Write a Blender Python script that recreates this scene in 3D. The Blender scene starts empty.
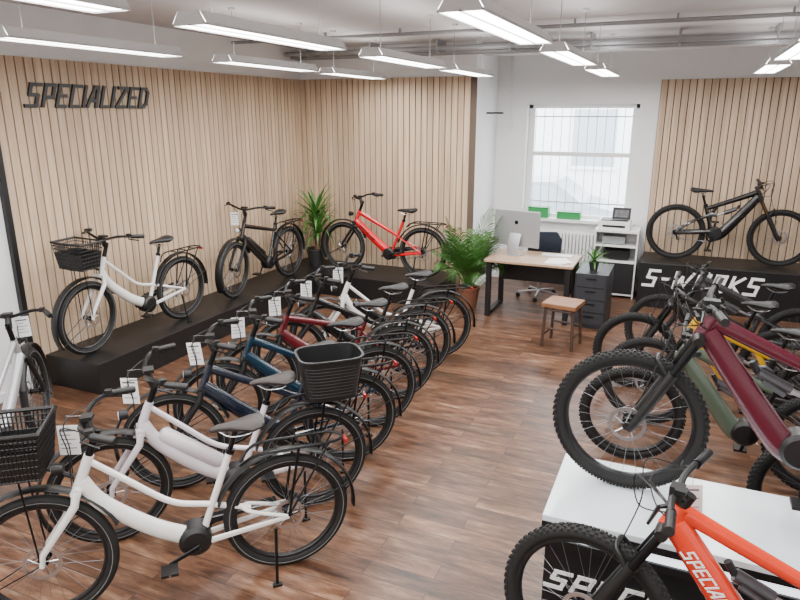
import bpy, math, random
from mathutils import Vector, Matrix
random.seed(7)
V=Vector
scene=bpy.context.scene
COL=scene.collection

# ------------------------------------------------------------ materials
MATS={}
def mat(name,color,rough=0.5,metal=0.0,emit=0.0,coat=0.0,noise=0.0,nscale=20):
    if name in MATS: return MATS[name]
    m=bpy.data.materials.new(name); m.use_nodes=True
    nt=m.node_tree; b=nt.nodes['Principled BSDF']
    b.inputs['Base Color'].default_value=(*color,1)
    b.inputs['Roughness'].default_value=rough
    b.inputs['Metallic'].default_value=metal
    b.inputs['Coat Weight'].default_value=coat
    if emit>0:
        b.inputs['Emission Color'].default_value=(*color,1)
        b.inputs['Emission Strength'].default_value=emit
    if noise>0:
        tc=nt.nodes.new('ShaderNodeTexCoord'); n=nt.nodes.new('ShaderNodeTexNoise')
        n.inputs['Scale'].default_value=nscale; n.inputs['Detail'].default_value=4
        r=nt.nodes.new('ShaderNodeValToRGB')
        r.color_ramp.elements[0].position=0.3; r.color_ramp.elements[1].position=0.7
        r.color_ramp.elements[0].color=tuple(c*(1-noise) for c in color)+(1,)
        r.color_ramp.elements[1].color=tuple(min(1,c*(1+noise)) for c in color)+(1,)
        nt.links.new(tc.outputs['Object'],n.inputs['Vector'])
        nt.links.new(n.outputs['Fac'],r.inputs['Fac'])
        nt.links.new(r.outputs['Color'],b.inputs['Base Color'])
    MATS[name]=m
    return m

def oak_mat():
    m=bpy.data.materials.new('oak_slats'); m.use_nodes=True
    nt=m.node_tree; b=nt.nodes['Principled BSDF']
    g=nt.nodes.new('ShaderNodeNewGeometry')
    tc=nt.nodes.new('ShaderNodeTexCoord'); mp=nt.nodes.new('ShaderNodeMapping')
    mp.inputs['Scale'].default_value=(28,28,1.3)
    n=nt.nodes.new('ShaderNodeTexNoise'); n.inputs['Scale'].default_value=1.0; n.inputs['Detail'].default_value=5
    nt.links.new(tc.outputs['Object'],mp.inputs['Vector']); nt.links.new(mp.outputs['Vector'],n.inputs['Vector'])
    r=nt.nodes.new('ShaderNodeValToRGB')
    r.color_ramp.elements[0].position=.3; r.color_ramp.elements[1].position=.72
    r.color_ramp.elements[0].color=(.46,.325,.212,1); r.color_ramp.elements[1].color=(.63,.48,.342,1)
    nt.links.new(n.outputs['Fac'],r.inputs['Fac'])
    h=nt.nodes.new('ShaderNodeHueSaturation')
    mr=nt.nodes.new('ShaderNodeMapRange'); mr.inputs['To Min'].default_value=.88; mr.inputs['To Max'].default_value=1.1
    nt.links.new(g.outputs['Random Per Island'],mr.inputs['Value'])
    nt.links.new(mr.outputs['Result'],h.inputs['Value']); nt.links.new(r.outputs['Color'],h.inputs['Color'])
    nt.links.new(h.outputs['Color'],b.inputs['Base Color'])
    b.inputs['Roughness'].default_value=.6
    return m
def floor_mat():
    m=bpy.data.materials.new('laminate_planks'); m.use_nodes=True
    nt=m.node_tree; b=nt.nodes['Principled BSDF']; L=nt.links.new
    tc=nt.nodes.new('ShaderNodeTexCoord')
    br=nt.nodes.new('ShaderNodeTexBrick')
    br.inputs['Scale'].default_value=1; br.inputs['Brick Width'].default_value=1.05; br.inputs['Row Height'].default_value=.125
    br.inputs['Mortar Size'].default_value=.0022; br.inputs['Color1'].default_value=(.0,.0,.0,1); br.inputs['Color2'].default_value=(1,1,1,1)
    br.inputs['Mortar'].default_value=(0,0,0,1); br.inputs['Mortar Smooth'].default_value=.1; br.offset=.37
    L(tc.outputs['Object'],br.inputs['Vector'])
    mp=nt.nodes.new('ShaderNodeMapping'); mp.inputs['Scale'].default_value=(2.2,11,1)
    L(tc.outputs['Object'],mp.inputs['Vector'])
    add=nt.nodes.new('ShaderNodeVectorMath'); add.operation='ADD'
    sc=nt.nodes.new('ShaderNodeVectorMath'); sc.operation='SCALE'; sc.inputs['Scale'].default_value=9
    L(br.outputs['Color'],sc.inputs[0]); L(mp.outputs['Vector'],add.inputs[0]); L(sc.outputs['Vector'],add.inputs[1])
    n=nt.nodes.new('ShaderNodeTexNoise'); n.inputs['Scale'].default_value=1.4; n.inputs['Detail'].default_value=8; n.inputs['Roughness'].default_value=.68
    L(add.outputs['Vector'],n.inputs['Vector'])
    r=nt.nodes.new('ShaderNodeValToRGB'); e=r.color_ramp.elements
    e[0].position=.32; e[0].color=(.024,.010,.006,1)
    e[1].position=.72; e[1].color=(.25,.165,.112,1)
    x=e.new(.44); x.color=(.078,.034,.018,1)
    x=e.new(.57); x.color=(.135,.066,.037,1)
    L(n.outputs['Fac'],r.inputs['Fac'])
    hs=nt.nodes.new('ShaderNodeHueSaturation'); hs.inputs['Saturation'].default_value=1.02
    mr=nt.nodes.new('ShaderNodeMapRange'); mr.inputs['To Min'].default_value=.70; mr.inputs['To Max'].default_value=1.45
    L(br.outputs['Color'],mr.inputs['Value']); L(mr.outputs['Result'],hs.inputs['Value']); L(r.outputs['Color'],hs.inputs['Color'])
    mx=nt.nodes.new('ShaderNodeMix'); mx.data_type='RGBA'; mx.inputs['B'].default_value=(.02,.01,.007,1)
    L(br.outputs['Fac'],mx.inputs['Factor']); L(hs.outputs['Color'],mx.inputs['A'])
    L(mx.outputs['Result'],b.inputs['Base Color'])
    b.inputs['Roughness'].default_value=.36
    return m
OAK=oak_mat(); FLOORM=floor_mat()
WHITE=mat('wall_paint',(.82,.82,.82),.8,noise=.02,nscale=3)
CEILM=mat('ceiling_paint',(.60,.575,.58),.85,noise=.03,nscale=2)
BLK=mat('black_plastic',(.006,.006,.0065),.45)
BLKM=mat('black_metal',(.01,.01,.011),.3,.6)
PLAT=mat('platform_black',(.006,.006,.007),.42,noise=.15,nscale=8)
RUB=mat('tyre_rubber',(.006,.006,.006),.75)
RUBK=mat('knob_rubber',(.010,.010,.010),.8)
SILV=mat('silver_metal',(.6,.6,.62),.3,1)
SPK=mat('spoke_steel',(.25,.25,.27),.35,.8)
RIM=mat('rim_black',(.012,.012,.013),.35,.3)
REFL=mat('reflective_stripe',(.20,.20,.20),.5)
TAG=mat('price_card',(.88,.88,.88),.6)
INK=mat('card_ink',(.12,.12,.13),.6)
TXTW=mat('lettering_white',(.9,.9,.9),.5)
TXTB=mat('lettering_black',(.006,.006,.007),.4)
SADB=mat('saddle_black',(.010,.010,.011),.5)
SADG=mat('saddle_dark_brown',(.030,.024,.022),.5)
REDL=mat('rear_light_red',(.35,.01,.01),.3)
WPL=mat('white_plastic',(.82,.82,.82),.4)
SHK=mat('shock_body',(.12,.12,.13),.3,.8)

# ------------------------------------------------------------ mesh builder
class MB:
    def __init__(s): s.v=[];s.f=[];s.m=[];s.mats=[]
    def mi(s,m):
        if m not in s.mats: s.mats.append(m)
        return s.mats.index(m)
    def tube(s,pts,r,m,n=8,ref=(0,1,0),caps=True):
        pts=[V(p) for p in pts]; k=len(pts); mi=s.mi(m); ref=V(ref)
        base=len(s.v)
        for i,p in enumerate(pts):
            t=(pts[min(i+1,k-1)]-pts[max(i-1,0)])
            t=t.normalized() if t.length>1e-9 else V((1,0,0))
            rr=ref
            if abs(t.dot(rr))>.95: rr=V((0,0,1)) if abs(t.z)<.9 else V((1,0,0))
            u=(rr-t*rr.dot(t)).normalized(); w=t.cross(u)
            q=r[i] if isinstance(r,(list,)) else r
            a,b=(q if isinstance(q,tuple) else (q,q))
            for j in range(n):
                an=2*math.pi*j/n
                s.v.append(p+u*a*math.cos(an)+w*b*math.sin(an))
        for i in range(k-1):
            for j in range(n):
                a=base+i*n+j; b=base+i*n+(j+1)%n
                s.f.append((a,b,b+n,a+n)); s.m.append(mi)
        if caps:
            s.f.append(tuple(base+j for j in range(n))[::-1]); s.m.append(mi)
            s.f.append(tuple(base+(k-1)*n+j for j in range(n))); s.m.append(mi)
    def box(s,c,size,m,rot=None):
        mi=s.mi(m); base=len(s.v); c=V(c)
        for dx in(-.5,.5):
            for dy in(-.5,.5):
                for dz in(-.5,.5):
                    p=V((dx*size[0],dy*size[1],dz*size[2]))
                    if rot: p=rot@p
                    s.v.append(c+p)
        for f in((0,1,3,2),(4,6,7,5),(0,4,5,1),(2,3,7,6),(0,2,6,4),(1,5,7,3)):
            s.f.append(tuple(base+i for i in f)); s.m.append(mi)
    def bx(s,x0,x1,y0,y1,z0,z1,m): s.box(((x0+x1)/2,(y0+y1)/2,(z0+z1)/2),(x1-x0,y1-y0,z1-z0),m)
    def lathe(s,prof,m,c=(0,0,0),seg=32,axis='Y',closed=False):
        mi=s.mi(m); base=len(s.v); c=V(c); k=len(prof)
        for j in range(seg):
            a=2*math.pi*j/seg
            for r,h in prof:
                if axis=='Y': p=V((r*math.cos(a),h,r*math.sin(a)))
                elif axis=='Z': p=V((r*math.cos(a),r*math.sin(a),h))
                else: p=V((h,r*math.cos(a),r*math.sin(a)))
                s.v.append(c+p)
        for j in range(seg):
            j2=(j+1)%seg
            for i in range(k if closed else k-1):
                i2=(i+1)%k
                s.f.append((base+j*k+i,base+j*k+i2,base+j2*k+i2,base+j2*k+i)); s.m.append(mi)
    def quad(s,pts,m):
        base=len(s.v); s.v+= [V(p) for p in pts]; s.f.append(tuple(range(base,base+len(pts)))); s.m.append(s.mi(m))
    def prism(s,pts,h,m):
        base=len(s.v); n=len(pts); mi=s.mi(m)
        for z in(0,h): s.v+=[V((p[0],p[1],z)) for p in pts]
        for i in range(n):
            j=(i+1)%n; s.f.append((base+i,base+j,base+n+j,base+n+i)); s.m.append(mi)
        s.f.append(tuple(base+i for i in range(n))[::-1]); s.m.append(mi)
        s.f.append(tuple(base+n+i for i in range(n))); s.m.append(mi)
    def transform(s,M): s.v=[M@p for p in s.v]
    def mesh(s,name,smooth=True):
        me=bpy.data.meshes.new(name); me.from_pydata([tuple(p) for p in s.v],[],s.f)
        for m in s.mats: me.materials.append(m)
        me.polygons.foreach_set('material_index',s.m)
        me.update()
        import bmesh
        bm=bmesh.new(); bm.from_mesh(me); bmesh.ops.recalc_face_normals(bm,faces=bm.faces); bm.to_mesh(me); bm.free()
        if smooth:
            me.polygons.foreach_set('use_smooth',[True]*len(me.polygons))
            try: me.set_sharp_from_angle(angle=math.radians(40))
            except Exception: pass
        return me
    def obj(s,name,parent=None,smooth=True,bevel=0):
        o=bpy.data.objects.new(name,s.mesh(name,smooth)); COL.objects.link(o)
        if parent: o.parent=parent
        if bevel:
            b=o.modifiers.new('bevel','BEVEL'); b.width=bevel; b.segments=2; b.limit_method='ANGLE'
        return o
def empty(name,loc=(0,0,0),rz=0):
    e=bpy.data.objects.new(name,None); COL.objects.link(e); e.location=loc; e.rotation_euler=(0,0,rz); e.empty_display_size=.1
    return e
def inst(name,me,parent,M):
    o=bpy.data.objects.new(name,me); COL.objects.link(o); o.parent=parent; o.matrix_local=M; return o
def cr(pts,k=6):
    pts=[V(p) for p in pts]; P=[pts[0]]+pts+[pts[-1]]; out=[]
    for i in range(1,len(P)-2):
        for j in range(k):
            t=j/k; a,b,c,d=P[i-1],P[i],P[i+1],P[i+2]
            out.append(.5*((2*b)+(c-a)*t+(2*a-5*b+4*c-d)*t*t+(-a+3*b-3*c+d)*t**3))
    out.append(pts[-1]); return out
def lerp(a,b,t): return a+(b-a)*t

# angular italic stroke lettering: (strokes, advance)
GL={'S':([[(.60,1),(.06,1),(.06,.54),(.52,.50),(.52,0),(-.04,0)]],.60),
'P':([[(0,0),(0,1),(.50,1),(.50,.42),(.0,.42)]],.52),
'E':([[(.52,1),(0,1),(0,0),(.48,0)],[(0,.5),(.42,.5)]],.52),
'C':([[(.50,1),(0,1),(0,.0),(.46,0)]],.50),
'I':([[(0,0),(0,1)]],.04),
'A':([[(-.06,0),(.26,1),(.44,1),(.50,0)],[(.06,.30),(.48,.30)]],.54),
'L':([[(0,1),(0,0),(.42,0)]],.44),
'Z':([[(0,1),(.54,1),(.0,0),(.54,0)]],.56),
'D':([[(0,0),(0,1),(.36,1),(.52,.80),(.52,.20),(.36,0),(0,0)]],.54),
'-':([[(.0,.5),(.26,.5)]],.28),
'W':([[(0,1),(.10,0),(.40,.7),(.56,0),(.92,1)]],.92),
'O':([[(0,.0),(0,1),(.56,1),(.56,.0),(0,0)]],.58),
'R':([[(0,0),(0,1),(.50,1),(.50,.46),(.0,.46)],[(.20,.46),(.52,0)]],.54),
'K':([[(0,0),(0,1)],[(.54,1),(.06,.5),(.54,0)]],.54)}
def wordmark(name,body,width,height,M,m,parent=None,thick=.15,shear=.26,gap=.30,depth=.012):
    tot=sum(GL[c][1]+gap for c in body)-gap+thick+shear; sx=width/tot; ux=sx; uy=height
    b=MB(); x=thick/2; tk=thick*ux; vt=tk/height; cnt=0
    for c in body:
        for pl in GL[c][0]:
            P=[V(((x+px+shear*py)*ux,(vt/2+py*(1-vt))*uy)) for px,py in pl]
            for i in range(len(P)-1):
                p,q=P[i],P[i+1]; d=(q-p).normalized(); nrm=V((-d.y,d.x))*tk/2
                p2=p-d*tk*.5; q2=q+d*tk*.5
                pts=[(k.x,min(uy,max(0,k.y))) for k in(p2-nrm,q2-nrm,q2+nrm,p2+nrm)]
                b.prism(pts,depth+(cnt%7)*.00035,m); cnt+=1
        x+=GL[c][1]+gap
    o=b.obj(name,parent,smooth=False); o.matrix_local=M; return o

# ------------------------------------------------------------ wheels
def wheel_mesh(name,rad,tr,knob,rimm,stripe,seg=56):
    b=MB(); maj=rad-tr
    prof=[(maj+tr*math.cos(2*math.pi*i/12),tr*.97*math.sin(2*math.pi*i/12)) for i in range(12)]
    b.lathe(prof,RUB,seg=seg,closed=True)
    w=.014 if not knob else .017
    ro=maj-tr*.72; ri=ro-.024
    b.lathe([(ro,-w),(ro,w),(ri+.008,w),(ri,w*.45),(ri,-w*.45),(ri+.008,-w)],rimm,seg=seg,closed=True)
    if stripe:
        for sg in(-1,1):
            b.lathe([(maj-.003,sg*(tr*.985)),(maj+.000,sg*(tr*.995)),(maj+.000,sg*(tr*.93)),(maj-.003,sg*(tr*.93))],REFL,seg=seg,closed=True)
    if knob:
        nk=68
        for i in range(nk):
            for (off,lat,sz,ph) in((.0015,0,(.0105,.018,.009),0),(-.0035,.5,(.011,.011,.009),.5),(-.0035,-.5,(.011,.011,.009),.5),(-.012,.85,(.012,.009,.011),0),(-.012,-.85,(.012,.009,.011),0)):
                a=2*math.pi*(i+ph)/nk; rr=rad+off
                R=Matrix.Rotation(-a+math.pi/2,3,'Y')
                b.box((rr*math.cos(a),lat*tr*1.05,rr*math.sin(a)),sz,RUBK,R)
    b.lathe([(0,-.055),(.012,-.055),(.012,-.036),(.027,-.034),(.027,-.028),(.017,-.024),(.017,.024),(.027,.028),(.027,.034),(.012,.036),(.012,.055),(0,.055)],BLKM,seg=14)
    n=28
    for i in range(n):
        sg=1 if i%2 else -1
        a=2*math.pi*i/n; a2=a+(.55 if (i//2)%2 else -.55)
        b.tube([(.025*math.cos(a2),sg*.031,.025*math.sin(a2)),((ri+.003)*math.cos(a),0,(ri+.003)*math.sin(a))],.0012,SPK,3,caps=False)
    b.lathe([(.072,.044),(.09,.044),(.09,.046),(.072,.046)],SILV,seg=28,closed=True)
    for i in range(5):
        a=2*math.pi*i/5
        b.tube([(.015*math.cos(a),.045,.015*math.sin(a)),(.075*math.cos(a+.5),.045,.075*math.sin(a+.5))],.003,SILV,4)
    return b.mesh(name)
W_CITY=wheel_mesh('city_wheel',.350,.029,False,RIM,True)
W_MTB=wheel_mesh('mtb_wheel',.367,.030,True,RIM,False)

def add_saddle(b,x,z,m):
    prof=[(-.135,.055,.018),(-.12,.078,.028),(-.07,.086,.034),(-.02,.062,.028),(.04,.036,.023),(.10,.024,.018),(.135,.018,.014),(.145,.008,.007)]
    b.tube([(x+p[0],0,z+(.012 if p[0]<-.1 else 0)-(.006 if p[0]>.1 else 0)) for p in prof],[(p[1],p[2]) for p in prof],m,14)
    for sy in(-1,1):
        b.tube(cr([(x-.09,sy*.03,z-.02),(x-.05,sy*.022,z-.05),(x+.04,sy*.022,z-.05),(x+.10,sy*.01,z-.015)],4),.0035,SILV,5)
def add_tag(parent,p,yaw,w=.10,h=.16):
    b=MB(); R=Matrix.Rotation(yaw,3,'Z')@Matrix.Rotation(random.uniform(-.12,.12),3,'Y'); p=V(p)
    b.tube([p,p-V((0,0,.05))],.0010,SPK,4)
    c=p-V((0,0,.05+h/2)); b.box(c,(w,.002,h),TAG,R)
    for i in range(5):
        ww=w*(.75 if i%2==0 else .5)
        for sg in(-1,1):
            b.box(c+R@V((-(w*.8-ww)/2,sg*.0014,h*.33-i*h*.15)),(ww,.0006,h*.025 if i else h*.06),INK,R)
    return b.obj('price_tag',parent,smooth=False)
def add_drive(b,bb,axle,cr_ang,y=-.055,rc=.075,guard=None,armlen=.17):
    bb=V(bb)
    b.lathe([(rc-.02,-.002),(rc,-.002),(rc,.002),(rc-.02,.002)],BLKM,c=(bb.x,y,bb.z),seg=28,closed=True)
    for i in range(4):
        a=i*math.pi/2+.4
        b.tube([(bb.x,y,bb.z),(bb.x+(rc-.01)*math.cos(a),y,bb.z+(rc-.01)*math.sin(a))],.006,BLKM,4)
    for i in range(5):
        rr=.028+i*.005
        b.lathe([(.01,-.0015),(rr,-.0015),(rr,.0015),(.01,.0015)],SILV if i>2 else BLKM,c=(axle[0],-.030-(4-i)*.005,axle[2]),seg=18,closed=True)
    for sg,r1,r2 in((1,rc,.04),(-1,rc,.04)):
        b.tube([(bb.x,y,bb.z+sg*rc),(axle[0]+(.0 if sg>0 else .02),-.045,axle[2]+sg*r2-(0 if sg>0 else .04))],.0045,SPK,4)
    b.tube([(axle[0]+.01,-.05,axle[2]-.02),(axle[0]+.035,-.055,axle[2]-.10)],.011,BLKM,6)
    for sg in(-1,1):
        a=cr_ang if sg<0 else cr_ang+math.pi
        yo=sg*.075
        e=V((bb.x+armlen*math.cos(a),sg*.092,bb.z+armlen*math.sin(a)))
        b.tube([(bb.x,yo,bb.z),e],[(.008,.015),(.007,.011)],BLKM,8)
        b.box(e+V((0,sg*.05,0)),(.085,.09,.016),BLK)
        b.tube([e,e+V((0,sg*.095,0))],.006,SILV,6,ref=(0,0,1))
def steer_M(crown,hd,ang):
    return Matrix.Translation(crown)@Matrix.Rotation(ang,4,hd)@Matrix.Translation(-crown)

def place(name,rear,front,z,tilt=0):
    d=V((front[0]-rear[0],front[1]-rear[1],0)); yaw=math.atan2(d.y,d.x)
    e=empty(name,(rear[0],rear[1],z),yaw); return e,yaw
def frame_paint(name,c,metal=0.0): return mat('paint_'+name,c,.25,metal,coat=.6)
def tube_mark(root,body,a,c2,sd,off,width,height,m):
    a=V(a);c2=V(c2); d_=(c2-a).normalized(); xa=d_ if sd>0 else -d_
    nn=V((0,sd,0)); ya=nn.cross(xa)
    M=Matrix((xa,ya,nn)).transposed().to_4x4(); M.translation=(a if sd>0 else c2)+V((0,sd*off,0))-ya*height/2
    wordmark('frame_lettering',body,width,height,M,m,root,depth=.002)

# ------------------------------------------------------------ city e-bike
def city_bike(rear,front,z=0,paint=None,name='electric_city_bike',saddle=None,steer=0,fbasket=False,rbasket=False,style='low',tagyaw=None,tagpos=(.10,-.06),batt=None,fender=BLK,stand=True,mark=None):
    root,yaw=place(name,rear,front,z); WB=1.22; R=.350
    saddle=saddle or SADB
    hd=V((-.375,0,.927)); ax=V((WB,0,R)); crown=ax+hd*.40+V((-.045,0,-.015)); htop=crown+hd*.19
    bb=V((.48,0,.285))
    f=MB()
    f.tube([crown+hd*.005,crown+hd*.05,htop-hd*.04,htop],[.029,.026,.026,.024],paint,14)
    if style=='low':
        dt=cr([crown+hd*.05,crown+V((-.10,0,-.10)),V((.70,0,.41)),bb+V((.03,0,.02))],6)
        k=len(dt); f.tube(dt,[(lerp(.032,.042,i/k),lerp(.038,.053,i/k)) for i in range(k)],paint,14)
        tt=cr([htop-hd*.03,htop+V((-.15,0,-.17)),V((.60,0,.54)),V((.405,0,.48)),V((.20,0,.415))],6)
        f.tube(tt,.0165,paint,10)
        for sy in(-1,1):
            f.tube(cr([(.24,sy*.01,.425),(.19,sy*.045,.41),(0,sy*.06,R)],4),.011,paint,8)
        f.tube([bb+V((-.01,0,0)),V((.285,0,.78))],.019,paint,10)
    elif style=='mid':
        dt=cr([crown+hd*.03,V((.76,0,.51)),bb+V((.03,0,.03))],6); k=len(dt)
        f.tube(dt,[(.040,lerp(.048,.066,i/k)) for i in range(k)],paint,14)
        f.tube([htop-hd*.03,V((.37,0,.56))],[(.020,.030),(.018,.023)],paint,10)
        for sy in(-1,1):
            f.tube([(.36,sy*.02,.55),(.0,sy*.06,R)],.010,paint,8)
        f.tube([bb,V((.285,0,.78))],.020,paint,10)
    else:
        dt=[crown+hd*.02,bb+V((.03,0,.02))]
        f.tube(dt,[(.038,.052),(.042,.066)],paint,14)
        f.tube([htop-hd*.03,V((.31,0,.70))],[(.020,.029),(.018,.022)],paint,10)
        for sy in(-1,1):
            f.tube([(.32,sy*.02,.67),(.0,sy*.06,R)],.009,paint,8)
        f.tube([bb,V((.285,0,.78))],.020,paint,10)
    for sy in(-1,1):
        f.tube([(.44,sy*.04,.285),(.0,sy*.062,R)],[(.011,.019),(.009,.013)],paint,8)
    f.obj('frame',root)
    b=MB()
    b.lathe([(0,-.068),(.065,-.066),(.086,-.047),(.086,.047),(.065,.066),(0,.068)],BLK,c=bb+V((.02,0,.015)),seg=22)
    if batt:
        p0=crown+V((-.11,0,-.03)); p1=bb+V((.10,0,.13))
        b.tube([p0,lerp(p0,p1,.05),lerp(p0,p1,.95),p1],[(.025,.03),(.040,.050),(.040,.050),(.025,.03)],batt,14)
    b.tube([V((.285,0,.78)),V((.25,0,.885))],.0145,BLKM,10)
    b.tube([V((.287,0,.765)),V((.280,0,.79))],.024,BLKM,10)
    def fend(bm,cx,a0,a1,rr=.386):
        pts=[(cx+rr*math.cos(math.radians(a)),0,R+rr*math.sin(math.radians(a))) for a in [lerp(a0,a1,i/22) for i in range(23)]]
        bm.tube(pts,(.036,.009),fender,10)
    fend(b,0,18,186)
    for sy in(-1,1):
        b.tube([(0,sy*.065,R),(-.36,sy*.034,R+.13)],.0035,BLKM,5)
    for sy in(-1,1):
        b.tube(cr([(.24,sy*.02,.69),(.15,sy*.06,.757),(-.05,sy*.065,.764),(-.27,sy*.06,.764),(-.33,sy*.0,.759)],4),.008,BLKM,6)
        b.tube([(0,sy*.07,R+.01),(-.07,sy*.066,.76)],.008,BLKM,6)
        b.tube([(0,sy*.07,R+.01),(-.22,sy*.064,.73),(-.24,sy*.06,.76)],.006,BLKM,6)
    for xx in(-.2,-.08,.05): b.tube([(xx,-.06,.762),(xx,.06,.762)],.005,BLKM,6,ref=(0,0,1))
    b.box((-.345,0,.735),(.015,.06,.022),REDL)
    if stand: b.tube([(.08,.075,.30),(.10,.16,.012)],.009,BLKM,6); b.box((.10,.165,.008),(.05,.025,.014),BLK)
    b.obj('carrier_and_fenders',root)
    d=MB(); add_drive(d,bb,(0,0,R),math.radians(random.choice([-20,-60,160,20])))
    if style!='high':
        d.tube([(.59,-.07,.29),(.42,-.07,.345),(.05,-.06,.40)],[(.006,.03),(.006,.035),(.006,.02)],BLK,8)
    d.obj('drivetrain',root)
    s=MB(); add_saddle(s,.235,.918,saddle); s.obj('saddle',root)
    h=MB(); SM=steer_M(crown,hd,steer)
    fm=paint if style=='low' else BLK
    for sy in(-1,1):
        h.tube([crown+V((0,sy*.045,0)),crown+V((.01,sy*.058,-.06)),ax+V((-.01,sy*.060,.05)),ax+V((0,sy*.060,-.012))],[.021,.021,.016,.014],fm,10)
    h.tube([crown+V((0,-.058,0)),crown+V((0,.058,0))],[.026,.026],fm,10,ref=(0,0,1))
    h.tube([htop,htop+hd*.14],.0195,BLKM,10)
    st=htop+hd*.13; bc=st+V((.045,0,.05))
    h.tube([st-hd*.03,bc],[.025,.022],BLK,10)
    hb=[bc,bc+V((.01,.06,.01)),bc+V((-.02,.18,.04)),bc+V((-.08,.27,.04)),bc+V((-.18,.32,.03))]
    for sy in(-1,1):
        P=cr([(p.x,p.y*sy,p.z) for p in hb],5); h.tube(P,.0125,BLKM,8,ref=(0,0,1))
        g0=V(P[-1]); g1=V(P[-6]); h.tube([g0+(g0-g1)*.08,g0,g1],[.016,.0205,.0185],BLK,10,ref=(0,0,1))
        l=g1+V((.03,0,-.005)); h.tube([g1+V((.02,-sy*.02,0)),l+V((.015,sy*.01,-.01)),g0+V((.06,0,-.03))],.006,BLKM,6,ref=(0,0,1))
        h.box(g1+V((.01,-sy*.02,.012)),(.035,.035,.03),BLK)
        cab=cr([g1+V((.02,-sy*.03,0)),bc+V((.10,sy*.05,.0)),bc+V((.09,sy*.02,-.14)),crown+V((.02,sy*.02,.03))],6); h.tube(cab,.0032,BLK,5,caps=False)
    h.box(bc+V((-.01,0,.028)),(.055,.07,.02),BLK)
    h.lathe([(0,-.02),(.026,-.02),(.034,.03),(0,.035)],BLK,c=crown+V((.07,0,.12)),seg=14,axis='X')
    h.lathe([(0,.0),(.028,.0),(.02,.004),(0,.005)],WPL,c=crown+V((.102,0,.12)),seg=14,axis='X')
    fend(h,WB,-32,158)
    for sy in(-1,1): h.tube([(WB,sy*.066,R),(WB+.33,sy*.034,R-.17)],.0035,BLKM,5)
    if fbasket:
        c=crown+V((.22,0,.14)); x0,x1,y0,z0,z1=-.12,.13,.16,0,.24
        def ring(zf,sc=1):
            z=lerp(z0,z1,zf); k=lerp(.82,1.05,zf)
            return [c+V((px*k,py*k,z)) for px,py in[(x0,-y0),(x1,-y0),(x1+.015,0),(x1,y0),(x0,y0),(x0,-y0)]]
        for zf in(0,.15,.3,.45,.6,.75,.88): h.tube(ring(zf),.004 if zf else .006,BLK,5)
        h.tube(ring(1),.011,BLK,6)
        bot=ring(0);top=ring(1)
        for i in range(5):
            nn=13 if i in(0,3) else 7
            if i==4: nn=15
            for j in range(nn):
                t=j/nn; h.tube([lerp(bot[i],bot[i+1],t),lerp(top[i],top[i+1],t)],.004,BLK,4,caps=False)
        h.box(c+V((0,0,.004)),(.20,.25,.008),BLK)
        a=ring(0);bn=ring(.6)
        for i in range(5): h.quad([a[i],a[i+1],bn[i+1],bn[i]],BLK)
        h.tube([c+V((-.08,0,0)),crown+V((.01,0,.07))],.012,BLKM,6); h.tube([c+V((.02,.06,0)),ax+V((0,.068,0))],.005,BLKM,5); h.tube([c+V((.02,-.06,0)),ax+V((0,-.068,0))],.005,BLKM,5)
    h.transform(SM); h.obj('fork_and_handlebar',root)
    inst('rear_wheel',W_CITY,root,Matrix.Translation((0,0,R)))
    inst('front_wheel',W_CITY,root,SM@Matrix.Translation(ax))
    if rbasket:
        k=MB(); c=V((-.12,0,.778)); n=24
        def rr(zf,inset=0):
            sc=lerp(.80,1.0,zf); out=[]
            for i in range(n):
                a=2*math.pi*i/n; ca,sa=math.cos(a),math.sin(a)
                px=math.copysign(abs(ca)**.5,ca)*(.20*sc-inset); py=math.copysign(abs(sa)**.5,sa)*(.155*sc-inset)
                out.append(c+V((px,py,.27*zf)))
            return out
        rings=[rr(0),rr(.5),rr(.93),rr(1.0),rr(1.0,-.010),rr(1.03,-.008),rr(1.03,.006),rr(.9,.006),rr(.03,.006)]
        base=len(k.v); mi=k.mi(BLK)
        for r_ in rings: k.v+=r_
        for i in range(len(rings)-1):
            for j in range(n):
                a=base+i*n+j;b2=base+i*n+(j+1)%n
                k.f.append((a,b2,b2+n,a+n)); k.m.append(mi)
        k.f.append(tuple(base+j for j in range(n))); k.m.append(mi)
        k.f.append(tuple(base+(len(rings)-1)*n+j for j in range(n))); k.m.append(mi)
        for zf in(.12,.2,.28,.36,.44,.52,.6,.68,.76,.84):
            q=rr(zf,.0015); k.tube(q+[q[0]],.003,BLK,5,caps=False)
        k.obj('rear_basket',root)
    if mark: tube_mark(root,'SPECIALIZED',V(dt[2])+V((-.01,0,0)),V(dt[-3]),mark[0],.041,.30,.030,mark[1])
    if tagyaw is not None:
        p=SM@(bc+V((tagpos[0],tagpos[1],.02))); q=MB(); add_tag(root,p,tagyaw-yaw)
        q.tube([p,SM@(bc+V((0,tagpos[1],.01)))],.0010,SPK,4); q.obj('tag_string',root)
    return root

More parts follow.
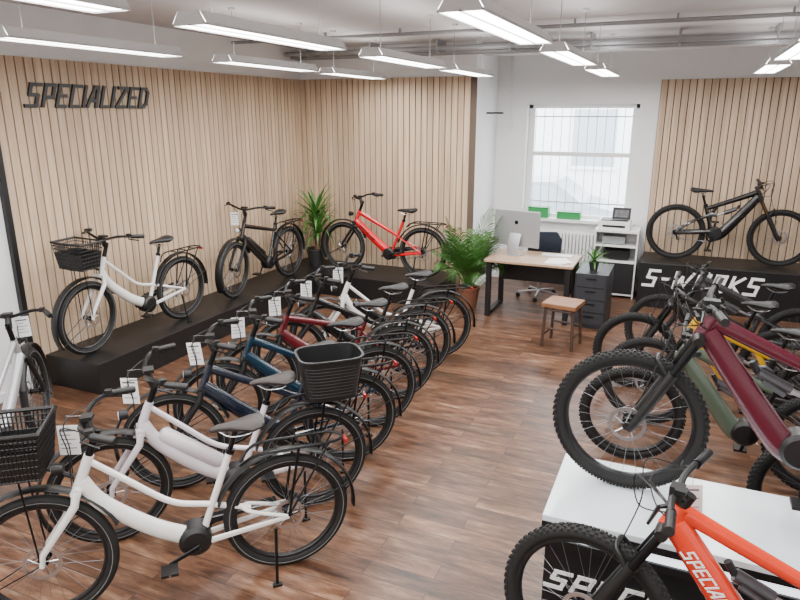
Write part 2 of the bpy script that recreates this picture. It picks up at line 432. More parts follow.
# ------------------------------------------------------------ mountain bike
def mtb(rear,front,z=0,paint=None,accent=None,name='mountain_bike',steer=0,wheel=None,stanch=None,tagyaw=None,seat=.93,logo=None):
    root,yaw=place(name,rear,front,z); WB=1.22; R=.372; wheel=wheel or W_MTB; accent=accent or paint; stanch=stanch or BLKM
    hd=V((-.423,0,.906)); ax=V((WB,0,R)); crown=ax+hd*.545+V((-.04,0,-.018)); htop=crown+hd*.12
    bb=V((.44,0,.345))
    f=MB()
    f.tube([crown+hd*.008,crown+hd*.06,htop],[.035,.033,.033],paint,14)
    dt=cr([crown+hd*.04+V((-.01,0,0)),V((.73,0,.62)),V((.56,0,.40)),bb+V((.03,0,.01))],6);k=len(dt)
    f.tube(dt,[(lerp(.040,.048,i/k),lerp(.052,.078,i/k)) for i in range(k)],paint,14)
    tt=cr([htop-hd*.02,V((.62,0,.815)),V((.33,0,.695))],6);k=len(tt)
    f.tube(tt,[(lerp(.026,.021,i/k),lerp(.038,.025,i/k)) for i in range(k)],paint,12)
    f.tube(cr([bb,V((.40,0,.50)),V((.325,0,.74))],5),.025,accent,10)
    f.tube([V((.47,0,.75)),V((.40,0,.62)),V((.40,0,.50))],[(.014,.022),(.014,.022),(.014,.02)],paint,8)
    for sy in(-1,1):
        f.tube(cr([(.41,sy*.045,.40),(.20,sy*.065,.385),(0,sy*.072,R)],4),[(.011,.025)]*9,accent,8)
        f.tube(cr([(.0,sy*.072,R+.01),(.18,sy*.06,.52),(.36,sy*.045,.60)],4),.013,accent,8)
        f.tube([(.34,sy*.04,.60),(.40,sy*.04,.63),(.47,sy*.03,.62)],[(.007,.018),(.007,.028),(.007,.018)],SHK,8)
    f.obj('frame',root)
    b=MB()
    b.lathe([(0,-.065),(.07,-.063),(.088,-.045),(.088,.045),(.07,.063),(0,.065)],BLK,c=bb+V((.035,0,.035)),seg=20)
    p0=V((.46,0,.615)); p1=V((.69,0,.715)); b.tube([p0,lerp(p0,p1,.45)],.013,SILV,10); b.tube([lerp(p0,p1,.4),p1],.027,SHK,12)
    b.tube([lerp(p0,p1,.5)+V((0,.03,-.028)),p1+V((-.02,.03,-.025))],.014,SHK,8); b.tube([p1,p1+V((.03,0,.05))],.016,BLK,8)
    b.tube([V((.328,0,.73)),V((.27,0,seat-.035))],.0155,BLKM,10); b.tube([V((.332,0,.725)),V((.322,0,.755))],.028,BLKM,10)
    b.obj('shock_and_seatpost',root)
    d=MB(); add_drive(d,bb,(0,0,R),math.radians(random.choice([-80,-100,95])),y=-.06,rc=.07); d.obj('drivetrain',root)
    s=MB(); add_saddle(s,.255,seat,SADB); s.obj('saddle',root)
    h=MB(); SM=steer_M(crown,hd,steer)
    for sy in(-1,1):
        top=crown+V((0,sy*.066,0))+hd*.012; low=ax+V((-.035,sy*.066,.02)); mid=lerp(top,low,.42)
        h.tube([top,mid],.0185,stanch,10)
        h.tube([lerp(top,low,.40),mid,low,ax+V((-.008,sy*.066,-.02))],[.0255,.0255,.023,.018],BLK,12)
        h.lathe([(0,-.012),(.02,-.012),(.02,.012),(0,.012)],BLK,c=ax+V((0,sy*.066,0)),seg=12)
    m0=crown+(ax-crown)*.39
    h.tube(cr([m0+V((.01,.066,0)),m0+V((.055,.05,.055)),m0+V((.06,0,.07)),m0+V((.055,-.05,.055)),m0+V((.01,-.066,0))],4),[(.012,.010)]*17,BLK,8,ref=(0,0,1))
    h.tube([crown+V((0,-.085,0)),crown+V((0,-.04,.004)),crown+V((0,.04,.004)),crown+V((0,.085,0))],[.024,.030,.030,.024],BLK,10,ref=(0,0,1))
    h.tube([htop,htop+hd*.06],.022,BLK,10)
    bc=htop+hd*.045+V((.045,0,.01)); h.tube([htop+hd*.035,bc],[.022,.022],BLK,8)
    for sy in(-1,1):
        P=cr([bc,bc+V((0,sy*.06,0)),bc+V((-.005,sy*.14,.025)),bc+V((-.045,sy*.38,.035))],5); h.tube(P,.0135,BLK,8,ref=(0,0,1))
        g0=bc+V((-.047,sy*.385,.036)); g1=bc+V((-.026,sy*.25,.03)); h.tube([g0,g1],.0185,BLK,10,ref=(0,0,1)); h.tube([g1,g1+V((.0025,-sy*.012,0))],.020,BLKM,8,ref=(0,0,1))
        q=bc+V((-.01,sy*.19,.03)); h.tube([q+V((.0,0,0)),q+V((.035,sy*.01,-.012)),q+V((.045,sy*.12,-.03))],[.011,.009,.006],BLKM,6,ref=(0,0,1))
        h.tube(cr([q+V((.02,-sy*.02,0)),bc+V((.14,sy*.08,.06)),bc+V((.13,0,-.1)),crown+V((.0,-sy*.03,.05)) if sy>0 else ax+V((-.05,.085,.16))],8),.003,BLK,5,caps=False)
        h.tube(cr([q,bc+V((.10,sy*.03,.03)),bc+V((.06,-sy*.04,-.06)),crown+V((-.03,-sy*.03,.05))],6),.003,BLK,5,caps=False)
    h.box(bc+V((0,0,0)),(.05,.06,.055),BLK); h.box(bc+V((-.02,.05,.03)),(.04,.05,.02),BLK)
    h.transform(SM); h.obj('fork_and_handlebar',root)
    inst('rear_wheel',wheel,root,Matrix.Translation((0,0,R)))
    inst('front_wheel',wheel,root,SM@Matrix.Translation(ax))
    if tagyaw is not None:
        add_tag(root,SM@(bc+V((-.03,-.16,.02))),tagyaw-yaw,.09,.13)
    if logo: tube_mark(root,logo[0],(.87,0,.80),(.60,0,.46),logo[2],.047,.40,.05,logo[1])
    return root

# ------------------------------------------------------------ room
XL,XR,YB,YF,ZC=-5.43,3.0,9.8,-2.0,3.4
b=MB(); b.bx(XL-.2,XR+.2,YF-.2,YB+.3,-.1,0,FLOORM); b.obj('floor',smooth=False)
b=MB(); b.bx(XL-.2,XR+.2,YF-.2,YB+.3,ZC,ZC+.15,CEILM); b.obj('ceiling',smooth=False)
b=MB(); b.bx(XL-.2,XL,YF-.2,YB+.3,0,ZC,WHITE); b.obj('wall_left',smooth=False)
b=MB(); b.bx(XR,XR+.2,YF-.2,YB+.3,0,ZC,WHITE); b.obj('wall_right',smooth=False)
b=MB(); b.bx(XL,XR,YF-.2,YF,0,ZC,WHITE); b.obj('wall_front',smooth=False)
WX0,WX1,WZ0,WZ1=-2.25,-.70,.98,2.62
b=MB()
b.bx(XL,-2.70,8.69,YB,0,ZC,WHITE); b.obj('wall_side',smooth=False)
b=MB()
b.bx(XL,WX0,YB,YB+.3,0,ZC,WHITE); b.bx(WX1,XR,YB,YB+.3,0,ZC,WHITE)
b.bx(WX0,WX1,YB,YB+.3,0,WZ0,WHITE); b.bx(WX0,WX1,YB,YB+.3,WZ1,ZC,WHITE)
b.obj('wall_back',smooth=False)
def slats(name,p0,d,length,n,z0=0.0,z1=2.97,pitch=.088,w=.075):
    b=MB(); p0=V(p0); d=V(d); n=V(n)
    def bb(a,c,t0,t1,za,zb,m):
        pa=p0+d*a+n*t0; pb=p0+d*c+n*t1
        b.bx(min(pa.x,pb.x),max(pa.x,pb.x),min(pa.y,pb.y),max(pa.y,pb.y),za,zb,m)
    bb(0,length,0,.012,z0,z1,mat('felt_dark',(.11,.08,.06),.9))
    k=int(length/pitch)
    for i in range(k):
        bb(i*pitch+.006,i*pitch+.006+w,.012,.027,z0,z1,OAK)
    return b.obj(name,smooth=False)
slats('trim_1',(XL,3.84,0),(0,1,0),4.84,(1,0,0))
slats('trim_2',(XL+.03,8.69,0),(1,0,0),2.72,(0,-1,0))
slats('trim_3',(-.46,YB,0),(1,0,0),3.45,(0,-1,0),z1=2.93)
b=MB(); b.bx(XL,XL+.05,3.79,3.84,0,2.99,BLK); b.obj('trim_4',smooth=False)
b=MB(); b.bx(-2.70,-.46,YB-.015,YB,0,.08,WPL); b.bx(-2.70,-2.685,8.69,YB-.015,0,.08,WPL); b.obj('baseboard_back',smooth=False)
b=MB(); b.bx(XL,XL+.015,YF,3.79,0,.08,WPL); b.obj('baseboard_left',smooth=False)
b=MB(); b.bx(XL,XR,8.95,9.25,3.25,ZC,CEILM); b.obj('trim_5',smooth=False)
b=MB()
PIPE=mat('pipe_grey',(.30,.30,.31),.5,.2)
for y,z,r in((8.55,3.25,.024),(8.42,3.25,.016),(8.28,3.29,.032),(7.1,3.34,.02)):
    b.tube([(XL+.05,y,z),(XR-.05,y,z)],r,PIPE,10,ref=(0,0,1))
for i in range(9):
    x=-5+i*.95; b.bx(x-.01,x+.01,8.25,8.58,3.235,ZC,PIPE); b.bx(x-.01,x+.01,7.08,7.12,3.32,ZC,PIPE)
b.obj('ceiling_pipes')
b=MB(); b.tube([(-2.5,9.78,2.35),(-2.5,9.78,3.35)],.012,WPL,8); b.box((-2.5,9.775,2.32),(.07,.04,.09),WPL)
b.tube([(-2.69,9.2,2.5),(-2.45,9.2,2.5)],.012,BLKM,8,ref=(0,0,1)); b.obj('wall_conduit')

# window
w=empty('window_1',(0,0,0))
b=MB(); fr=.055; y0,y1=9.93,9.99
zm=1.92
b.bx(WX0,WX0+fr,y0,y1,WZ0,WZ1,WPL); b.bx(WX1-fr,WX1,y0,y1,WZ0,WZ1,WPL)
b.bx(WX0,WX1,y0,y1,WZ0,WZ0+fr,WPL); b.bx(WX0,WX1,y0,y1,WZ1-fr,WZ1,WPL)
b.bx(WX0+fr,WX1-fr,y0,y1,zm-.03,zm+.03,WPL)
b.bx(WX0+fr,WX0+fr+.04,y0-.01,y0,WZ0+fr,WZ1-fr,WPL); b.bx(WX1-fr-.04,WX1-fr,y0-.01,y0,WZ0+fr,WZ1-fr,WPL)
b.obj('frame',w,smooth=False)
b=MB(); BAR=mat('bar_grey',(.25,.25,.26),.5)
for i in range(12):
    x=lerp(WX0+.08,WX1-.08,i/11); b.tube([(x,10.06,WZ0),(x,10.06,WZ1)],.005,BAR,6)
for z in(1.2,2.45): b.bx(WX0,WX1,10.055,10.065,z-.008,z+.008,BAR)
b.obj('security_bars',w)
gm=bpy.data.materials.new('window_glass'); gm.use_nodes=True; nt=gm.node_tree; nt.nodes.clear()
o_=nt.nodes.new('ShaderNodeOutputMaterial'); t_=nt.nodes.new('ShaderNodeBsdfTransparent'); g_=nt.nodes.new('ShaderNodeBsdfGlossy'); g_.inputs['Roughness'].default_value=.02; m_=nt.nodes.new('ShaderNodeMixShader'); m_.inputs[0].default_value=.06
nt.links.new(t_.outputs[0],m_.inputs[1]); nt.links.new(g_.outputs[0],m_.inputs[2]); nt.links.new(m_.outputs[0],o_.inputs[0])
b=MB(); b.quad([(WX0,9.965,WZ0),(WX1,9.965,WZ0),(WX1,9.965,WZ1),(WX0,9.965,WZ1)],gm); b.obj('glass',w,smooth=False)
b=MB(); b.bx(WX0-.06,WX1+.06,9.70,9.93,WZ0-.03,WZ0+.012,WPL)
b.obj('sill',w,smooth=False)

# exterior
FAC=mat('facade_render',(.85,.85,.84),.9,noise=.04,nscale=1)
b=MB(); b.bx(-16,8,20,20.4,-.3,7,FAC)
GLS=mat('facade_glass',(.40,.44,.48),.25)
for i in range(8):
    for z in(1.0,4.2):
        x=-14+i*2.7; b.bx(x,x+1.2,19.95,20,z,z+1.6,GLS); b.bx(x-.1,x+1.3,19.93,19.96,z-.1,z,WPL)
b.obj('building_facade',smooth=False)
b=MB(); b.bx(-20,12,10.4,20,-.4,-.3,mat('street_asphalt',(.45,.45,.45),.9,noise=.1,nscale=5)); b.obj('street',smooth=False)
b=MB(); CARM=mat('car_paint',(.35,.38,.42),.3,.1,coat=.5)
pr=[(-2.1,.25),(-2.15,.7),(-1.9,.85),(-1.3,.9),(-.8,1.35),(.6,1.38),(1.2,.95),(2.0,.8),(2.15,.55),(2.1,.25)]
cx,cy,cz=-3.2,15,-.3
base=len(b.v); mi=b.mi(CARM)
for yy in(-.8,.8):
    for px,pz in pr: b.v.append(V((cx+px,cy+yy,cz+pz)))
n=len(pr)
for i in range(n): 
    j=(i+1)%n; b.f.append((base+i,base+j,base+n+j,base+n+i)); b.m.append(mi)
b.f.append(tuple(base+i for i in range(n))); b.m.append(mi); b.f.append(tuple(base+n+i for i in range(n))); b.m.append(mi)
b.quad([(cx-1.15,cy-.81,cz+.92),(cx-.75,cy-.81,cz+1.28),(cx+.5,cy-.81,cz+1.3),(cx+.95,cy-.81,cz+.95)],GLS)
for xx in(-1.35,1.35): b.lathe([(0,-.1),(.3,-.1),(.3,.1),(0,.1)],RUB,c=(cx+xx,cy-.75,cz+.3),seg=20)
b.obj('parked_car',smooth=False)

# ------------------------------------------------------------ lamps
LAMPW=mat('lamp_housing',(.62,.62,.62),.4)
LAMPE=mat('lamp_diffuser',(1,.985,.96),.5,emit=18)
def lamp(x,y0,y1,z=2.94,watt=26):
    e=empty('ceiling_light',(x,(y0+y1)/2,z)); L=(y1-y0)
    b=MB(); hl=L/2
    for sx in(-1,1):
        b.quad([(sx*.11,-hl,0),(sx*.11,hl,0),(sx*.07,hl,.06),(sx*.07,-hl,.06)],LAMPW)
        b.bx(min(sx*.11,sx*.102),max(sx*.11,sx*.102),-hl,hl,-.010,.003,LAMPW)
    b.quad([(-.07,-hl,.06),(.07,-hl,.06),(.07,hl,.06),(-.07,hl,.06)],LAMPW)
    for sy in(-1,1): b.quad([(-.11,sy*hl,-.010),(.11,sy*hl,-.010),(.07,sy*hl,.06),(-.07,sy*hl,.06)],LAMPW)
    b.bx(-.005,.005,-hl,hl,-.010,.0,LAMPW)
    for sy in(-.75,.75):
        b.tube([(0,sy*hl,.055),(0,sy*hl,ZC-z)],.003,PIPE,5); b.lathe([(0,ZC-z),(.03,ZC-z),(.03,ZC-z-.02),(0,ZC-z-.025)],LAMPW,c=(0,sy*hl,0),axis='Z',seg=12)
    b.obj('housing',e,smooth=False)
    b=MB()
    for sx in(-1,1): b.quad([(sx*.006,-hl+.01,-.004),(sx*.10,-hl+.01,-.004),(sx*.10,hl-.01,-.004),(sx*.006,hl-.01,-.004)],LAMPE)
    b.obj('diffuser',e,smooth=False)
    for up in(0,1):  # upward light is an added fill above the closed housing, brightening the ceiling
        ld=bpy.data.lights.new('tube_and_fill_light','AREA'); ld.shape='RECTANGLE'; ld.size=.16; ld.size_y=L; ld.energy=watt*(.22 if up else 1); ld.color=(1,.985,.965)
        o=bpy.data.objects.new('tube_and_fill_light',ld); COL.objects.link(o); o.parent=e
        o.location=(0,0,.07 if up else -.022); 
        if up: o.rotation_euler=(math.pi,0,0)
for y0,y1 in((-1.2,.3),(.8,2.35),(2.85,4.35),(4.95,6.45),(6.8,8.2)):  # first span: unseen fixtures behind the camera, added to light the room
    for x in(-2.42,-3.88): lamp(x,y0,y1)
for y0,y1 in((-1.2,.3),(.8,2.35),(2.95,4.5),(5.1,6.65),(7.3,8.8)):  # first span again unseen, added behind the camera for more room light
    lamp(-1.0,y0,y1)
    lamp(.66,y0,y1)

# ------------------------------------------------------------ platforms
PZ=.30
b=MB(); X0,X1,Y0,Y1,X2,Y2=-5.395,-4.72,3.95,8.655,-2.9,7.78
out=[(X0,Y0),(X1,Y0),(X1,Y2),(X2,Y2),(X2,Y1),(X0,Y1)]
b.prism(out,PZ,PLAT)
b.obj('display_platform',smooth=False,bevel=.006)
pod=empty('display_podium'); b=MB(); b.bx(-.46,1.9,9.0,9.765,0,.6,PLAT); b.obj('box',pod,smooth=False,bevel=.006)
RX=Matrix.Rotation(math.pi/2,4,'X')
wordmark('lettering','S-WORKS',1.42,.24,Matrix.Translation((-.40,8.998,.28))@RX,TXTW,pod,thick=.17,gap=.36,depth=.004)
MW=Matrix.Translation((-5.400,4.13,2.545))@Matrix.Rotation(math.pi/2,4,'Z')@RX
wordmark('wall_sign','SPECIALIZED',1.50,.215,MW,TXTB,None,thick=.175,gap=.31,shear=.36,depth=.02)
st=empty('illuminated_display_stage'); SX0,SX1,SY0,SY1,SZ=-.46,2.2,2.76,3.40,.65
b=MB(); b.bx(SX0+.02,SX1-.02,SY0+.02,SY1-.02,0,SZ-.1,PLAT); b.bx(SX0,SX1,SY0,SY1,SZ-.07,SZ-.035,BLK); b.bx(SX0,SX1,SY0,SY1,SZ-.16,SZ-.12,BLK); b.obj('body',st,smooth=False)
b=MB(); b.bx(SX0,SX1,SY0,SY1,SZ-.034,SZ,mat('stage_top',(.66,.73,.77),.22,emit=.08)); b.obj('top',st,smooth=False,bevel=.004)
b=MB(); b.bx(SX0+.012,SX1-.012,SY0+.012,SY1-.012,SZ-.119,SZ-.0705,mat('led_strip',(.85,.93,1),.4,emit=2)); b.obj('light_strip',st,smooth=False)
wordmark('lettering','SPECIALIZED',1.1,.11,Matrix.Translation((-.43,2.779,.24))@RX,TXTW,st,thick=.15,depth=.004)
b=MB(); b.bx(-.35,2.2,2.15,2.72,0,.10,PLAT); b.obj('low_plinth',smooth=False,bevel=.005)

# ------------------------------------------------------------ bikes
wh=frame_paint('white',(.80,.79,.77)); lil=frame_paint('lilac_white',(.66,.60,.64)); navy=frame_paint('navy',(.004,.009,.020)); teal=frame_paint('teal',(.004,.026,.048),.2)
maroon=frame_paint('maroon',(.10,.006,.010),.1); red=frame_paint('red',(.66,.002,.012)); blk=frame_paint('black',(.007,.007,.0075))
orange=frame_paint('orange',(.76,.042,.010)); yellow=frame_paint('yellow',(.62,.33,.01)); green=frame_paint('sage_green',(.075,.10,.07)); grey=frame_paint('grey',(.05,.05,.055),.3); burg=frame_paint('burgundy',(.085,.008,.020),.1); silverp=frame_paint('silver',(.45,.46,.48),.4)
TY=math.radians(30)
city_bike((-4.98,5.38),(-5.02,4.15),PZ,wh,saddle=SADB,fbasket=True,steer=.1)
city_bike((-4.98,7.52),(-4.98,6.3),PZ,blk,style='high',batt=BLK,steer=.15,tagyaw=TY,tagpos=(.06,-.1))
city_bike((-3.23,8.18),(-4.43,8.16),PZ,red,style='mid',steer=-.1,mark=(1,TXTB))
rows=[((-1.86,2.67),wh,dict(saddle=SADG,fbasket=True)),((-2.03,3.25),lil,dict(rbasket=True,saddle=SADG,batt=lil)),((-2.08,3.85),navy,dict(style='mid')),((-2.15,4.42),teal,dict(style='mid')),((-2.20,4.98),maroon,dict(style='high')),((-2.24,5.54),blk,dict(style='mid')),((-2.22,6.12),wh,dict(style='low',batt=blk))]
for i,(r,p,kw) in enumerate(rows):
    a=math.radians(223.5-i*1.0)
    city_bike(r,(r[0]+math.cos(a),r[1]+math.sin(a)),0,p,steer=random.uniform(-.12,.12),tagyaw=TY+random.uniform(-.3,.3),**kw)
city_bike((-3.92,2.25),(-4.62,3.25),0,silverp,style='mid',tagyaw=TY+.3,steer=.1)
# mountain bikes
mtb((1.08,3.17),(-.14,3.17),SZ,burg,accent=burg)
mtb((1.02,2.42),(-.2,2.42),.10,orange,accent=orange,steer=-.2,tagyaw=TY-.3,logo=('SPECIALIZED',TXTW,1))
mtb((1.03,4.69),(-.19,4.69),0,green,accent=blk,steer=.1)
mtb((.9,4.0),(2.1,4.0),0,grey)
mtb((1.10,5.38),(-.1,5.38),0,yellow,accent=blk,steer=-.1,tagyaw=TY)
mtb((.94,6.1),(-.26,6.1),0,blk,steer=.1)
mtb((1.15,6.85),(-.05,6.85),0,grey,steer=-.1,tagyaw=TY)
mtb((1.45,5.9),(2.5,5.6),0,blk); mtb((1.4,5.0),(2.55,4.75),0,burg)
mtb((-.07,9.38),(1.13,9.38),.6,blk,accent=blk,stanch=mat('bronze_stanchion',(.14,.09,.05),.25,.9),steer=-.1)

# ------------------------------------------------------------ plants
LEAF=mat('palm_leaf',(.045,.14,.02),.45,noise=.45,nscale=5); LEAF2=mat('yucca_leaf',(.06,.18,.03),.4,noise=.3,nscale=5)
POT=mat('terracotta_pot',(.20,.075,.04),.7); POTB=mat('dark_pot',(.02,.02,.02),.5); SOIL=mat('soil',(.03,.02,.012),.95); BARK=mat('bark',(.16,.10,.06),.9,noise=.4,nscale=30)
def squash(b,lim):
    for p in b.v:
        r=math.hypot(p.x,p.y)
        if r>1e-4:
            k=lim*math.tanh(r/lim)/r; p.x*=k; p.y*=k
def pot(bm,r,h,m):
    bm.lathe([(0,0),(r*.75,0),(r,h*.9),(r*1.06,h*.9),(r*1.06,h),(r*.93,h),(r*.9,h*.88),(0,h*.88)],m,seg=28,axis='Z')
    bm.lathe([(0,h*.885),(r*.92,h*.885)],SOIL,seg=28,axis='Z')
def palm(name,loc,potr,poth,nf,ln,leaf=LEAF,lim=.55):
    e=empty(name,loc); b=MB(); pot(b,potr,poth,POT); b.obj('pot',e)
    b=MB()
    for i in range(nf):
        az=i*2.399+random.uniform(-.2,.2); lean=random.uniform(.1,.95); L=ln*random.uniform(.8,1.15)
        d=V((math.cos(az),math.sin(az),0)); p=V((d.x*.05*random.random(),d.y*.05,poth*.85)); ang=math.radians(88)-lean*.42; pts=[p.copy()]
        N=12
        for j in range(N):
            p=p+(d*math.cos(ang)+V((0,0,math.sin(ang))))*(L/N); ang-=lean*.15+.02; pts.append(p.copy())
        b.tube(pts,[lerp(.006,.0015,k/N) for k in range(N+1)],leaf,5)
        sd=V((-d.y,d.x,0))
        for k in range(24):
            t=.26+.74*k/24; q=t*N; a=int(q); a=min(a,N-1); c=lerp(pts[a],pts[a+1],q-a); tan=(pts[a+1]-pts[a]).normalized()
            ll=L*.32*math.sin(math.pi*(.18+.78*(k/24)))**.8
            for sgn in(-1,1):
                dr=(sd*sgn*.75+tan*.85+V((0,0,-.08+random.uniform(-.15,.12)))).normalized()
                m1=c+dr*ll*.5; tip=c+dr*ll+V((0,0,-ll*.18)); wv=tan*.009
                b.quad([c-wv*.5,m1-wv,m1+wv,c+wv*.5],leaf); b.quad([m1-wv,tip,m1+wv],leaf)
    squash(b,lim); b.obj('fronds',e)
    return e
palm('potted_palm',(-2.52,8.05,0),.15,.28,44,.98)
def yucca(name,loc,potr,poth,trunks,leafn,ll,lw=.022,lim=.3):
    e=empty(name,loc); b=MB(); pot(b,potr,poth,POTB); b.obj('pot',e); b=MB()
    for (x,y,h) in trunks:
        if h>0: b.tube([(x,y,poth*.8),(x*1.2,y*1.2,poth+h)],[.03,.024],BARK,10)
        top=V((x*1.2,y*1.2,poth+h))
        for i in range(leafn):
            az=i*2.399; el=math.radians(lerp(85,-5,(i/leafn)**.9)); L=ll*random.uniform(.8,1.1)
            d=V((math.cos(az),math.sin(az),0)); sd=V((-d.y,d.x,0)); p=top.copy(); N=6; prev=None
            for j in range(N+1):
                w_=lw*math.sin(math.pi*min(.97,.18+.8*j/N)); cur=(p-sd*w_,p+V((0,0,-.004)),p+sd*w_)
                if prev: b.quad([prev[0],prev[1],cur[1],cur[0]],LEAF2); b.quad([prev[1],prev[2],cur[2],cur[1]],LEAF2)
                prev=cur; p=p+(d*math.cos(el)+V((0,0,math.sin(el))))*(L/N); el-=.17
    squash(b,lim); b.obj('leaves_and_trunk',e); return e
yucca('potted_yucca',(-4.98,8.26,PZ),.14,.26,[(0,.02,.46),(.06,-.03,.24)],38,.60,lw=.024,lim=.38)
yucca('small_potted_plant',(-.92,7.95,.672),.06,.11,[(0,0,0.0)],26,.28,.012)

# ------------------------------------------------------------ office corner
DW=mat('desk_wood',(.42,.28,.18),.4,noise=.12,nscale=6)
e=empty('office_desk'); b=MB(); b.bx(-2.22,-1.13,7.70,8.46,.712,.742,DW); b.obj('top',e,smooth=False,bevel=.004)
b=MB()
for y in(7.74,8.38):
    for x in(-2.20,-1.22): b.bx(x,x+.06,y,y+.06,0,.711,BLK)
b.bx(-2.20,-2.14,7.80,8.38,.0,.05,BLK); b.bx(-2.20,-2.14,7.80,8.38,.65,.711,BLK); b.bx(-2.14,-1.2,8.36,8.38,.35,.711,BLK)
b.obj('legs',e,smooth=False)
e=empty('drawer_cabinet'); b=MB()
b.bx(-1.10,-.72,7.74,8.40,.0,.67,mat('cabinet_grey',(.02,.021,.025),.45)); b.obj('body',e,smooth=False,bevel=.004); b=MB()
for i in range(4): b.bx(-1.08,-.74,7.728,7.739,.05+i*.155,.19+i*.155,mat('drawer_grey',(.03,.032,.038),.4)); b.bx(-.97,-.85,7.715,7.727,.145+i*.155,.155+i*.155,BLKM)
b.obj('drawers',e,smooth=False)
e=empty('desktop_computer',(-1.93,8.14,.742),math.radians(-14)); ALU=mat('aluminium',(.45,.46,.48),.4,.6)
b=MB(); b.box((0,0,.345),(.64,.022,.46),ALU); b.obj('display_back',e,smooth=False,bevel=.008)
b=MB(); b.box((0,.0125,.36),(.61,.003,.39),BLK); b.obj('screen',e,smooth=False)
b=MB(); b.tube([(0,-.02,.28),(0,-.09,.12),(0,-.08,.01)],[(.08,.004),(.08,.006),(.08,.005)],ALU,8,ref=(1,0,0)); b.box((0,-.02,.005),(.18,.17,.008),ALU)
b.lathe([(0,0),(.025,0),(.025,.002),(0,.002)],BLKM,c=(0,-.0135,.42),seg=20); b.obj('stand',e)
b=MB(); b.box((-1.42,8.28,.749),(.38,.13,.012),WPL); b.obj('keyboard',smooth=False)
b=MB()
for i in range(3): b.box((-1.38+i*.03,7.92+i*.02,.745+i*.004),(.21,.28,.003),TAG,Matrix.Rotation(.2*i,3,'Z'))
b.obj('paper_stack',smooth=False)
# chair
e=empty('office_chair',(-1.75,8.90,0),math.radians(200)); CH=mat('chair_fabric',(.012,.02,.035),.8); b=MB()
for i in range(5):
    a=2*math.pi*i/5; b.tube([(0,0,.10),(.29*math.cos(a),.29*math.sin(a),.075)],[(.022,.02),(.016,.012)],SILV,8,ref=(0,0,1))
    b.lathe([(0,-.02),(.03,-.02),(.03,.02),(0,.02)],BLK,c=(.29*math.cos(a),.29*math.sin(a),.03),seg=14)
b.tube([(0,0,.08),(0,0,.42)],.025,SILV,12); b.obj('base',e)
b=MB(); b.tube([(0,-.24,.46),(0,-.2,.47),(0,.18,.47),(0,.24,.45)],[(.16,.03),(.24,.04),(.24,.04),(.2,.03)],CH,16,ref=(1,0,0)); 
b.tube([(0,.23,.58),(0,.27,.68),(0,.29,.88),(0,.30,.98)],[(.16,.025),(.22,.03),(.22,.03),(.15,.02)],CH,16,ref=(1,0,0)); b.tube([(0,.18,.44),(0,.28,.48),(0,.29,.65)],[(.03,.01)]*3,BLK,8,ref=(1,0,0))
for sx in(-1,1): b.tube([(sx*.2,.05,.45),(sx*.28,.05,.5),(sx*.28,.05,.64)],.012,BLK,8); b.box((sx*.28,.03,.65),(.06,.24,.025),BLK)
b.obj('seat_and_back',e)
# stool
e=empty('wooden_stool',(-1.10,7.02,0),math.radians(-8)); SW=mat('stool_wood',(.24,.105,.045),.5,noise=.2,nscale=8)
b=MB(); b.box((0,0,.485),(.38,.36,.05),SW); b.obj('seat',e,smooth=False,bevel=.008)
b=MB(); SL=mat('stool_leg',(.07,.04,.028),.5,.2)
for sx in(-1,1):
    for sy in(-1,1): b.tube([(sx*.15,sy*.14,.462),(sx*.17,sy*.16,0)],.018,SL,8)
    b.tube([(sx*.163,-.153,.14),(sx*.163,.153,.14)],.012,SL,8,ref=(0,0,1)); b.tube([(-.157,sx*.147,.22),(.157,sx*.147,.22)],.012,SL,8,ref=(0,0,1))
    b.tube([(sx*.152,-.142,.43),(sx*.152,.142,.43)],.014,SL,8,ref=(0,0,1)); b.tube([(-.152,sx*.142,.43),(.152,sx*.142,.43)],.014,SL,8,ref=(0,0,1))
b.obj('legs',e)
# radiator
b=MB()
for i in range(20): x=-2.15+i*.05; b.bx(x,x+.035,9.68,9.74,.18,.80,WPL)
b.bx(-2.16,-1.15,9.695,9.725,.14,.19,WPL); b.bx(-2.16,-1.15,9.695,9.725,.78,.83,WPL)
for x in(-2.1,-1.2): b.bx(x,x+.02,9.70,9.72,0,.15,WPL)
b.obj('radiator',smooth=False,bevel=.004)
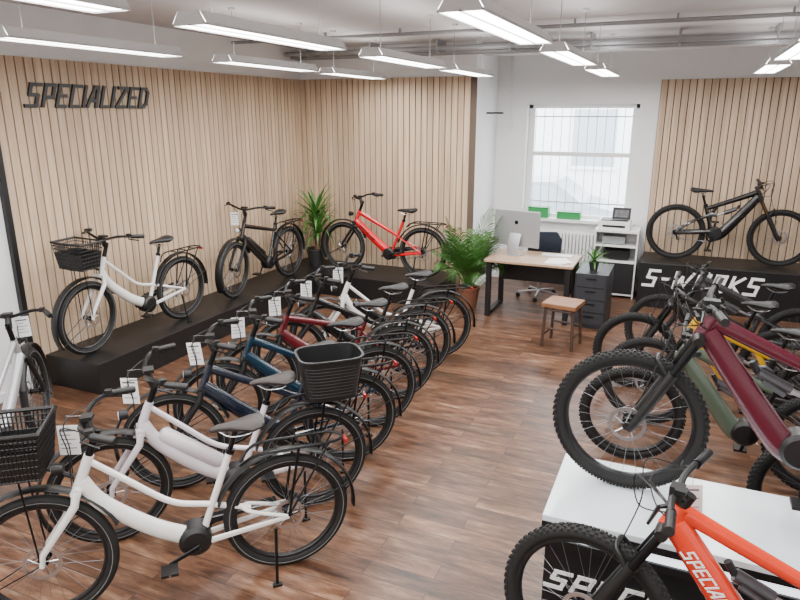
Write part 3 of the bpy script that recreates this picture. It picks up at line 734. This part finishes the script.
# side cabinet
e=empty('white_cabinet'); b=MB(); x0,x1,ya,yb=-1.10,-.52,9.28,9.69
b.bx(x0,x1,ya,yb,.92,.95,WPL); b.bx(x0,x0+.02,ya,yb,0,.92,WPL); b.bx(x1-.02,x1,ya,yb,0,.92,WPL); b.bx(x0,x1,yb-.01,yb,0,.92,WPL)
for z in(.04,.5,.72): b.bx(x0+.02,x1-.02,ya,yb-.01,z,z+.02,WPL)
b.obj('carcass',e,smooth=False)
GR=mat('green_box',(.02,.28,.07),.5)
b=MB(); b.bx(x0+.03,x1-.03,ya+.005,ya+.02,.065,.49,mat('cabinet_dark',(.012,.012,.014),.5)); b.box((-.8,9.48,.60),(.34,.25,.12),BLK); b.box((-.85,9.46,.80),(.3,.22,.1),mat('box_grey',(.25,.26,.27),.5)); b.obj('doors_and_contents',e,smooth=False)
b=MB(); b.box((-.86,9.48,1.01),(.42,.32,.12),WPL); b.box((-.86,9.46,1.075),(.36,.26,.015),BLK); b.box((-.86,9.315,1.0),(.3,.01,.03),BLK); b.obj('printer',smooth=False,bevel=.01)
b=MB(); R_=Matrix.Rotation(-.2,3,'X'); b.box((-.78,9.44,1.165),(.24,.015,.16),BLK,R_); b.box((-.78,9.431,1.165),(.18,.003,.10),mat('picture_print',(.12,.12,.13),.6,noise=.5,nscale=25),R_); b.obj('picture_frame',smooth=False)
for x,w_,h_ in((-2.0,.3,.14),(-1.55,.34,.09)):
    b=MB(); b.bx(x-w_/2,x+w_/2,9.74,9.9,.993,.993+h_,GR); b.bx(x-w_/2-.005,x+w_/2+.005,9.735,9.905,.993+h_,.993+h_+.015,mat('green_lid',(.015,.2,.05),.4)); b.obj('storage_box',smooth=False,bevel=.004)
b=MB(); b.lathe([(0,0),(.11,0),(.14,.36),(.13,.36),(.105,.02),(0,.02)],BLK,axis='Z',seg=24); o=b.obj('waste_bin'); o.location=(-1.35,9.35,0)

# ------------------------------------------------------------ world + camera
wd=bpy.data.worlds.new('World'); scene.world=wd; wd.use_nodes=True; nt=wd.node_tree
bg=nt.nodes['Background']; bg.inputs['Color'].default_value=(.88,.94,1,1); bg.inputs['Strength'].default_value=12
cam=bpy.data.cameras.new('camera'); co=bpy.data.objects.new('camera',cam); COL.objects.link(co)
cam.sensor_width=36; cam.lens=36*650/800; cam.clip_start=.05
co.location=(0,0,2.5); co.rotation_euler=(math.radians(90-16.05),0,math.radians(23.6)); scene.camera=co
